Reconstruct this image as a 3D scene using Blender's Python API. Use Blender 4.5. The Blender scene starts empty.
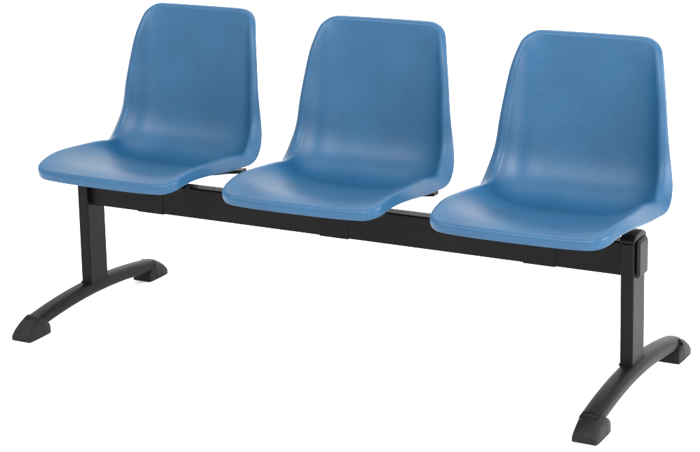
import bpy, bmesh, math
import numpy as np
from mathutils import Vector, Matrix

scene = bpy.context.scene
COL = scene.collection

# ------------------------------------------------------------------ materials
def new_mat(name):
    m = bpy.data.materials.new(name); m.use_nodes = True
    nt = m.node_tree
    return m, nt, nt.nodes['Principled BSDF']

def plastic():
    m, nt, b = new_mat('blue_plastic')
    N, L = nt.nodes, nt.links
    tc = N.new('ShaderNodeTexCoord')
    n1 = N.new('ShaderNodeTexNoise'); n1.inputs['Scale'].default_value = 520; n1.inputs['Detail'].default_value = 3
    n2 = N.new('ShaderNodeTexNoise'); n2.inputs['Scale'].default_value = 7; n2.inputs['Detail'].default_value = 4
    L.new(tc.outputs['Object'], n1.inputs['Vector']); L.new(tc.outputs['Object'], n2.inputs['Vector'])
    cr = N.new('ShaderNodeValToRGB')
    cr.color_ramp.elements[0].position = .41; cr.color_ramp.elements[0].color = (*BLUE_A, 1)
    cr.color_ramp.elements[1].position = .59; cr.color_ramp.elements[1].color = (*BLUE_B, 1)
    mx = N.new('ShaderNodeMath'); mx.operation = 'MULTIPLY_ADD'; mx.inputs[1].default_value = .6
    m2 = N.new('ShaderNodeMath'); m2.operation = 'MULTIPLY'; m2.inputs[1].default_value = .4
    L.new(n2.outputs['Fac'], m2.inputs[0]); L.new(n1.outputs['Fac'], mx.inputs[0]); L.new(m2.outputs[0], mx.inputs[2])
    L.new(mx.outputs[0], cr.inputs['Fac']); L.new(cr.outputs['Color'], b.inputs['Base Color'])
    bp = N.new('ShaderNodeBump'); bp.inputs['Strength'].default_value = .6; bp.inputs['Distance'].default_value = .0006
    L.new(n1.outputs['Fac'], bp.inputs['Height']); L.new(bp.outputs['Normal'], b.inputs['Normal'])
    rr = N.new('ShaderNodeMapRange'); rr.inputs['To Min'].default_value = .37; rr.inputs['To Max'].default_value = .43
    L.new(n2.outputs['Fac'], rr.inputs['Value']); L.new(rr.outputs['Result'], b.inputs['Roughness'])
    b.inputs['Specular IOR Level'].default_value = .24
    return m

def black(name, col, rough, spec, scale, bump):
    m, nt, b = new_mat(name)
    N, L = nt.nodes, nt.links
    tc = N.new('ShaderNodeTexCoord')
    n1 = N.new('ShaderNodeTexNoise'); n1.inputs['Scale'].default_value = scale; n1.inputs['Detail'].default_value = 3
    L.new(tc.outputs['Object'], n1.inputs['Vector'])
    cr = N.new('ShaderNodeValToRGB')
    cr.color_ramp.elements[0].position = .3; cr.color_ramp.elements[0].color = (*[c*.8 for c in col], 1)
    cr.color_ramp.elements[1].position = .7; cr.color_ramp.elements[1].color = (*[c*1.25 for c in col], 1)
    L.new(n1.outputs['Fac'], cr.inputs['Fac']); L.new(cr.outputs['Color'], b.inputs['Base Color'])
    bp = N.new('ShaderNodeBump'); bp.inputs['Strength'].default_value = bump; bp.inputs['Distance'].default_value = .0006
    L.new(n1.outputs['Fac'], bp.inputs['Height']); L.new(bp.outputs['Normal'], b.inputs['Normal'])
    b.inputs['Roughness'].default_value = rough
    b.inputs['Specular IOR Level'].default_value = spec
    return m

BLUE_A = (.0038, .0325, .0745); BLUE_B = (.0055, .0440, .0970)
M_BLUE = plastic()
M_STEEL = black('black_powder_coated_steel', (.0026, .0022, .0026), .46, .08, 700, .35)
M_RUBBER = black('black_rubber', (.0034, .0031, .0036), .55, .13, 420, .35)
M_CAP = black('black_moulded_plastic', (.0026, .0023, .0027), .44, .09, 600, .2)
M_WHITE, _nt, _b = new_mat('white_paper')
_b.inputs['Base Color'].default_value = (.95, .95, .95, 1); _b.inputs['Roughness'].default_value = .8
_b.inputs['Specular IOR Level'].default_value = .1
_tc = _nt.nodes.new('ShaderNodeTexCoord'); _n = _nt.nodes.new('ShaderNodeTexNoise'); _n.inputs['Scale'].default_value = 60
_bp = _nt.nodes.new('ShaderNodeBump'); _bp.inputs['Strength'].default_value = .03
_nt.links.new(_tc.outputs['Object'], _n.inputs['Vector']); _nt.links.new(_n.outputs['Fac'], _bp.inputs['Height'])
_nt.links.new(_bp.outputs['Normal'], _b.inputs['Normal'])

# ------------------------------------------------------------------ helpers
def link(name, bm, mat, parent=None, smooth=True, bevel=0, seg=3, sub=0, loc=(0, 0, 0)):
    bmesh.ops.recalc_face_normals(bm, faces=bm.faces[:])
    me = bpy.data.meshes.new(name); bm.to_mesh(me); bm.free()
    me.materials.append(mat)
    if smooth:
        for p in me.polygons: p.use_smooth = True
    o = bpy.data.objects.new(name, me); COL.objects.link(o)
    o.location = loc
    if parent: o.parent = parent
    if bevel:
        b = o.modifiers.new('Bevel', 'BEVEL'); b.width = bevel; b.segments = seg; b.limit_method = 'ANGLE'
        b.angle_limit = math.radians(35); b.harden_normals = True
    if sub:
        s = o.modifiers.new('Subd', 'SUBSURF'); s.levels = sub; s.render_levels = sub
    return o

def box(bm, x0, x1, y0, y1, z0, z1):
    v = [bm.verts.new(p) for p in [(x0,y0,z0),(x1,y0,z0),(x1,y1,z0),(x0,y1,z0),(x0,y0,z1),(x1,y0,z1),(x1,y1,z1),(x0,y1,z1)]]
    for f in [(0,3,2,1),(4,5,6,7),(0,1,5,4),(1,2,6,5),(2,3,7,6),(3,0,4,7)]:
        bm.faces.new([v[i] for i in f])
    return v

def loft(bm, rings, cap=True, closed=True):
    R = [[bm.verts.new(p) for p in r] for r in rings]
    n = len(R[0])
    for a, b in zip(R[:-1], R[1:]):
        for i in range(n if closed else n-1):
            j = (i+1) % n
            bm.faces.new((a[i], a[j], b[j], b[i]))
    if cap:
        bm.faces.new(R[0][::-1]); bm.faces.new(R[-1])
    return R

def spline(xs, ys, q):
    """monotone-ish natural cubic through points, vectorised over columns"""
    xs = np.asarray(xs, float); ys = np.asarray(ys, float); q = np.asarray(q, float)
    n = len(xs); h = np.diff(xs)
    A = np.zeros((n, n)); B = np.zeros((n, ys.shape[1]))
    A[0, 0] = A[-1, -1] = 1
    for i in range(1, n-1):
        A[i, i-1] = h[i-1]; A[i, i] = 2*(h[i-1]+h[i]); A[i, i+1] = h[i]
        B[i] = 6*((ys[i+1]-ys[i])/h[i]-(ys[i]-ys[i-1])/h[i-1])
    M = np.linalg.solve(A, B)
    k = np.clip(np.searchsorted(xs, q, side='right')-1, 0, n-2)
    hk = h[k][:, None]; a = (xs[k+1]-q)[:, None]; b = (q-xs[k])[:, None]
    return (M[k]*a**3+M[k+1]*b**3)/(6*hk)+(ys[k]/hk-M[k]*hk/6)*a+(ys[k+1]/hk-M[k+1]*hk/6)*b

# ------------------------------------------------------------------ seat shell
# rim y, rim z, half width, centre y, centre z, flange length, roll radius
ST = np.array([
 [-0.3062, 0.4453, 0.1878, -0.3092, 0.4409, 0.0145, 0.0100],
 [-0.2801, 0.4539, 0.1905, -0.2801, 0.4440, 0.0151, 0.0100],
 [-0.2184, 0.4621, 0.1938, -0.2184, 0.4400, 0.0184, 0.0110],
 [-0.1227, 0.4578, 0.1887, -0.1227, 0.4265, 0.0260, 0.0130],
 [-0.0286, 0.4472, 0.1801, -0.0336, 0.4100, 0.0324, 0.0150],
 [0.0276, 0.4429, 0.1842, 0.0350, 0.4015, 0.0241, 0.0150],
 [0.0531, 0.4641, 0.1833, 0.0800, 0.4200, 0.0207, 0.0150],
 [0.0739, 0.5004, 0.1798, 0.1110, 0.4575, 0.0149, 0.0140],
 [0.0860, 0.5644, 0.1754, 0.1290, 0.5244, 0.0084, 0.0135],
 [0.1007, 0.6347, 0.1696, 0.1387, 0.6047, 0.0040, 0.0130],
 [0.1129, 0.6946, 0.1612, 0.1429, 0.6766, 0.0040, 0.0125],
 [0.1291, 0.7421, 0.1527, 0.1451, 0.7341, 0.0035, 0.0110],
 [0.1416, 0.7704, 0.1464, 0.1466, 0.7684, 0.0030, 0.0100]])
RF, RB = .0257, .0247        # plan radii of the front and the top corners

def seat_bm():
    d = np.r_[0, np.cumsum(np.linalg.norm(np.diff(ST[:, :2], axis=0), axis=1))]
    T = d[-1]
    th = np.linspace(0, math.pi/2, 9)
    q = np.concatenate([RF*(1-np.cos(th))[:-1], np.linspace(RF, T-RB, 56), T-RB*(1-np.cos(th[::-1]))[1:]])
    S = spline(d, ST, q)
    nc = 41
    s = np.sin(np.linspace(-1, 1, nc)*math.pi/2*.86)/math.sin(math.pi/2*.86)
    def F(x, S_):
        ry, rz, w, cy, cz = [S_[:, k:k+1] for k in range(5)]
        a = np.abs(x)/w
        kk = np.clip((ry+.12)/.15, 0, 1); kk = kk*kk*(3-2*kk)
        f = .82*a**(4.0+2.5*kk)+.18*a**2
        return np.stack([x, cy+(ry-cy)*f, cz+(rz-cz)*f], 2)
    We = S[:, 2].copy()
    for i, t in enumerate(q):
        if t < RF: We[i] += -RF+math.sqrt(max(0, RF**2-(RF-t)**2))
        if T-t < RB: We[i] += -RB+math.sqrt(max(0, RB**2-(RB-(T-t))**2))
    X = We[:, None]*s[None, :]
    G = F(X, S)
    nr = len(G)
    e = 1e-4
    qa, qb = np.clip(q-e, 0, T), np.clip(q+e, 0, T)
    dv = F(X, spline(d, ST, qb))-F(X, spline(d, ST, qa)); du = F(X+e, S)-F(X-e, S)
    Nn = np.cross(du, dv); Nn /= np.linalg.norm(Nn, axis=2, keepdims=True)
    bm = bmesh.new()
    V = [[bm.verts.new(p) for p in r] for r in G]
    for i in range(nr-1):
        for j in range(nc-1):
            bm.faces.new((V[i][j], V[i][j+1], V[i+1][j+1], V[i+1][j]))
    loop = [(0, j) for j in range(nc)]+[(i, nc-1) for i in range(1, nr)]+[(nr-1, j) for j in range(nc-2, -1, -1)]+[(i, 0) for i in range(nr-2, 0, -1)]
    P = np.array([G[i, j] for i, j in loop]); NN = np.array([Nn[i, j] for i, j in loop])
    # normals at the rim, smoothed along the loop
    for _ in range(6):
        NN = (np.roll(NN, 1, 0)+NN*2+np.roll(NN, -1, 0)); NN /= np.linalg.norm(NN, axis=1, keepdims=True)
    tg = np.roll(P, -1, 0)-np.roll(P, 1, 0)
    for _ in range(2):
        tg = tg/np.linalg.norm(tg, axis=1, keepdims=True); tg = np.roll(tg, 1, 0)+tg*2+np.roll(tg, -1, 0)
    O = np.cross(tg, NN); O /= np.linalg.norm(O, axis=1, keepdims=True)
    cen = P.mean(0)
    if (O*(P-cen)).sum() < 0: O = -O
    fl = np.array([S[i, 5] for i, j in loop]); rr = np.array([S[i, 6] for i, j in loop])
    for _ in range(8): fl = (np.roll(fl, 1)+fl*2+np.roll(fl, -1))/4
    A = math.radians(92)
    prev = [V[i][j] for i, j in loop]
    n = len(loop)
    prof = []
    for k in range(1, 7):
        a = A*k/6; prof.append(('arc', a))
    for k in (1, 2, 3): prof.append(('str', k/3))
    for kind, a in prof:
        if kind == 'arc':
            Q = P+O*(rr*math.sin(a))[:, None]-NN*(rr*(1-math.cos(a)))[:, None]
        else:
            E0 = P+O*(rr*math.sin(A))[:, None]-NN*(rr*(1-math.cos(A)))[:, None]
            D = O*math.cos(A)-NN*math.sin(A)
            Q = E0+D*(fl*a)[:, None]
        cur = [bm.verts.new(p) for p in Q]
        for i in range(n):
            j = (i+1) % n
            bm.faces.new((prev[i], cur[i], cur[j], prev[j]))
        prev = cur
    # screw bosses under the pan are separate solids of the same moulding
    return bm

def bracket_bm():
    """sleeve clamped round the beam with two rails and two cross bars under the shell"""
    bm = bmesh.new()
    x0, x1 = -.096, -.019
    for a in ((x0, x1, -.0220, -.0212, .2754, .3568), (x0, x1, .0212, .0220, .2754, .3568),
              (x0, x1, -.0212, .0212, .3533, .3568), (x0, x1, -.0212, .0212, .2754, .2757)):
        box(bm, *a)
    for x in (-.092, .012):                     # rails from front to back
        loft(bm, [[(x, y, z0), (x+.026, y, z0), (x+.026, y, z1), (x, y, z1)]
                  for y, z0, z1 in ((-.196, .3830, .3937), (-.120, .3700, .3937), (-.030, .3570, .3790), (.050, .3570, .3780))])
    box(bm, -.158, .158, -.196, -.172, .3940, .4050)
    for sx in (-1, 1):                          # rear arms rise with the shell
        loft(bm, [[(sx*x, .024, z), (sx*x, .050, z), (sx*x, .050, z+.009), (sx*x, .024, z+.009)]
                  for x, z in ((.0, .3785), (.105, .3785), (.140, .3860), (.184, .3915))])
    for sx in (-.140, .140):
        for y, z, h in ((-.184, .4052, .431),):
            r = .009
            ring = lambda z: [(sx+r*math.cos(t), y+r*math.sin(t), z) for t in np.linspace(0, 2*math.pi, 16, endpoint=False)]
            loft(bm, [ring(z), ring(h)])
    return bm

# ------------------------------------------------------------------ the bench
bench = bpy.data.objects.new('beam_bench', None); COL.objects.link(bench)
bench['label'] = 'three blue moulded plastic seats on a black steel beam with two arched legs'
bench['category'] = 'bench'

P = .52
# beam
bm = bmesh.new(); box(bm, -.768, .673, -.021, .021, .276, .353)
beam = link('beam', bm, M_STEEL, bench, bevel=.004)

# seats
seat0 = None
sm = seat_bm()
seat0 = link('seat', sm, M_BLUE, bench, loc=(-P-.0004, .0051, 0))
seat0.rotation_euler.z = -.0116
sd = seat0.modifiers.new('Solid', 'SOLIDIFY'); sd.thickness = .0042; sd.offset = -1; sd.use_even_offset = False
sb = seat0.modifiers.new('Subd', 'SUBSURF'); sb.levels = 1; sb.render_levels = 1
br0 = link('seat_bracket', bracket_bm(), M_STEEL, seat0, bevel=.0005, seg=2)
def square_up(b, seat, x):          # the clamp stays square on the beam
    m = Matrix.Translation(seat.location) @ Matrix.Rotation(seat.rotation_euler.z, 4, 'Z')
    b.matrix_local = m.inverted() @ Matrix.Translation((x, 0, 0))
square_up(br0, seat0, -P)
for x, y, rz in ((-.0013, .0002, .0153), (P+.0029, -.0051, .0078)):   # the shells sit very slightly askew
    c = seat0.copy(); COL.objects.link(c); c.parent = bench; c.location = (x, y, 0); c.rotation_euler.z = rz
    b = br0.copy(); COL.objects.link(b); b.parent = c; square_up(b, c, 0 if x < .1 else P)

# legs
XL, XR = -.7810, .6859      # post centre x of each leg
def arch_bm(peak):
    bm = bmesh.new(); rings = []
    y0, y1 = -.276, .264
    for k in range(41):
        t = k/40; y = y0+(y1-y0)*t
        yc = (y-(-.005))/.30
        drop = peak-.0270; z = peak-drop*abs(yc)**2.0
        dz = -drop*2*abs(yc)*np.sign(yc)/.30
        L = math.hypot(1, dz); ny, nz = -dz/L, 1/L
        ring = []
        for a in np.linspace(0, 2*math.pi, 28, endpoint=False):
            ca, sa = math.cos(a), math.sin(a)
            e = .72
            u = .0235*abs(ca)**e*np.sign(ca); v = .0175*abs(sa)**e*np.sign(sa)
            ring.append((u, y+ny*v, z+nz*v))
        rings.append(ring)
    loft(bm, rings)
    return bm

def foot_bm(sgn):
    """wedge shaped rubber shoe, toe pointing along -y (sgn=1)"""
    bm = bmesh.new()
    #     y (from the toe), half width bottom, half width top, top height, shoulder height
    secs = [(0.000, .0270, .0240, .0190, .011), (.010, .0292, .0252, .0300, .013), (.030, .0294, .0260, .0430, .018),
            (.052, .0294, .0268, .0515, .024), (.060, .0292, .0268, .0528, .026)]
    rings = []
    for y, wb, wt, h, sh in secs:
        p = [(-wb, 0), (wb, 0), (wb*.99, sh), (wt, h*.80), (wt*.72, h*.97), (0, h*1.02), (-wt*.72, h*.97), (-wt, h*.80), (-wb*.99, sh)]
        rings.append([(x, sgn*y, z) for x, z in p])
    loft(bm, rings)
    # low heel wrapping under the tube
    hs = [(.0600, .0291, .040), (.074, .0288, .036), (.0865, .0278, .027), (.089, .0272, .020)]
    rings = []
    for y, w, h in hs:
        rings.append([(x, sgn*y, z) for x, z in [(-w, 0), (w, 0), (w*.98, h*.85), (w*.9, h), (-w*.9, h), (-w*.98, h*.85)]])
    loft(bm, rings)
    return bm

def post_bm():
    bm = bmesh.new()
    box(bm, -.0150, .0150, -.038, .038, .058, .3560)
    return bm

def collar_bm(peak):
    bm = bmesh.new()
    rings = []
    for z, g in ((peak+.0130, .0016), (peak+.0185, .0014), (peak+.0198, .0004)):
        rings.append([(x, y, z) for x, y in [(-.0150-g, -.038-g), (.0150+g, -.038-g), (.0150+g, .038+g), (-.0150-g, .038+g)]])
    loft(bm, rings)
    return bm

def cap_bm():
    """domed plastic plug on top of the post"""
    bm = bmesh.new(); rings = []
    for k in range(17):
        t = -1+2*k/16; y = .0405*t
        h = .3620+.0130*math.sqrt(max(0, 1-abs(t)**2.6))
        rings.append([(-.0168, y, .3565), (.0168, y, .3565), (.0168, y, h-.002), (.0115, y, h+.0006), (0, y, h+.0012), (-.0115, y, h+.0006), (-.0168, y, h-.002)])
    loft(bm, rings)
    return bm

def endcap_bm(s):
    """thick bevelled plug closing the beam outside the post"""
    bm = bmesh.new(); rings = []
    L = .0250 if s > 0 else .0215
    for x, g in ((.0150, -.003), (.0175, -.003), (.0177, .004), (L-.005, .004), (L, -.001)):
        y0, y1, z0, z1 = -.024-g, .029+g, .279-g, .356+g
        r = .006; ring = []
        for cy, cz, a0 in ((y1-r, z1-r, 0), (y0+r, z1-r, 90), (y0+r, z0+r, 180), (y1-r, z0+r, 270)):
            for a in (0, 22.5, 45, 67.5, 90):
                t = math.radians(a0+a); ring.append((s*x, cy+r*math.cos(t), cz+r*math.sin(t)))
        rings.append(ring)
    loft(bm, rings)
    return bm

def make_leg(x, s, peak):
    o = -.0104*s-(.004 if s < 0 else .002)                                  # the post stands a little inboard on its foot bar
    leg = link('leg', post_bm(), M_STEEL, bench, bevel=.0035, loc=(x+o, 0, 0))
    link('foot_bar', arch_bm(peak), M_STEEL, leg, loc=(-o*.45, 0, 0))
    link('weld_collar', collar_bm(peak), M_STEEL, leg, bevel=.001, seg=2)
    for sgn, y in ((1, -.3174), (-1, .3073)):
        link('rubber_foot', foot_bm(sgn), M_RUBBER, leg, bevel=.003, seg=3, loc=(-o*.75, y, 0))
    link('post_cap', cap_bm(), M_CAP, leg, bevel=.002, seg=2)
    link('beam_end_cap', endcap_bm(s), M_CAP, leg, bevel=.0012, seg=2)
    return leg
make_leg(XL, -1, .0550)
make_leg(XR, 1, .0615)

# ------------------------------------------------------------------ the setting: one white studio sweep
bm = bmesh.new(); prof = [(-7, 0), (2.6, 0)]
for a in np.linspace(0, 90, 19)[1:]:
    t = math.radians(a); prof.append((2.6+1.6*math.sin(t), 1.6-1.6*math.cos(t)))
prof.append((4.2, 5.5))
loft(bm, [[(x, y, z) for y, z in prof] for x in (-9, 7)], cap=False, closed=False)
fl = link('studio_floor', bm, M_WHITE); fl['kind'] = 'structure'

# ------------------------------------------------------------------ light
w = bpy.data.worlds.new('World'); scene.world = w; w.use_nodes = True
bg = w.node_tree.nodes['Background']; bg.inputs['Color'].default_value = (1, 1, 1, 1); bg.inputs['Strength'].default_value = .95
def area(name, loc, target, sx, sy, e, col=(1, 1, 1)):
    l = bpy.data.lights.new(name, 'AREA'); l.shape = 'RECTANGLE'; l.size = sx; l.size_y = sy; l.energy = e; l.color = col
    o = bpy.data.objects.new(name, l); COL.objects.link(o); o.location = loc
    o.rotation_euler = (Vector(target)-Vector(loc)).to_track_quat('-Z', 'Y').to_euler()
    return o
area('softbox_key', (.7, -3.6, 2.9), (0, 0, .4), 2.2, 2.0, 125)
area('softbox_left', (-1.9, -3.2, 2.8), (0, 0, .4), 1.0, .8, 44)
area('softbox_side', (3.4, -.8, 1.6), (0, 0, .4), .8, 1.6, 105)
area('softbox_top', (0, .8, 3.4), (0, .6, 0), 4.5, 2.5, 60)

# ------------------------------------------------------------------ camera
cam = bpy.data.cameras.new('camera'); co = bpy.data.objects.new('camera', cam); COL.objects.link(co)
yaw, pitch, roll = .53761242, .20648379, -.03151283
cyw, syw, cp, sp = math.cos(yaw), math.sin(yaw), math.cos(pitch), math.sin(pitch)
fwd = Vector((-syw*cp, cyw*cp, -sp)); right = Vector((cyw, syw, 0)); up = right.cross(fwd)
cr_, sr_ = math.cos(roll), math.sin(roll)
r2 = cr_*right+sr_*up; u2 = -sr_*right+cr_*up
co.matrix_world = Matrix(((r2.x, u2.x, -fwd.x, 2.03961809), (r2.y, u2.y, -fwd.y, -3.88172134), (r2.z, u2.z, -fwd.z, 1.57631067), (0, 0, 0, 1)))
cam.sensor_width = 36; cam.lens = 1923.18/700*36
cam.shift_x = 95.1449/700; cam.shift_y = -143.2457/700
cam.clip_end = 200
scene.camera = co
scene.view_settings.view_transform = 'Standard'; scene.view_settings.look = 'None'
scene.view_settings.exposure = .9; scene.view_settings.gamma = 1
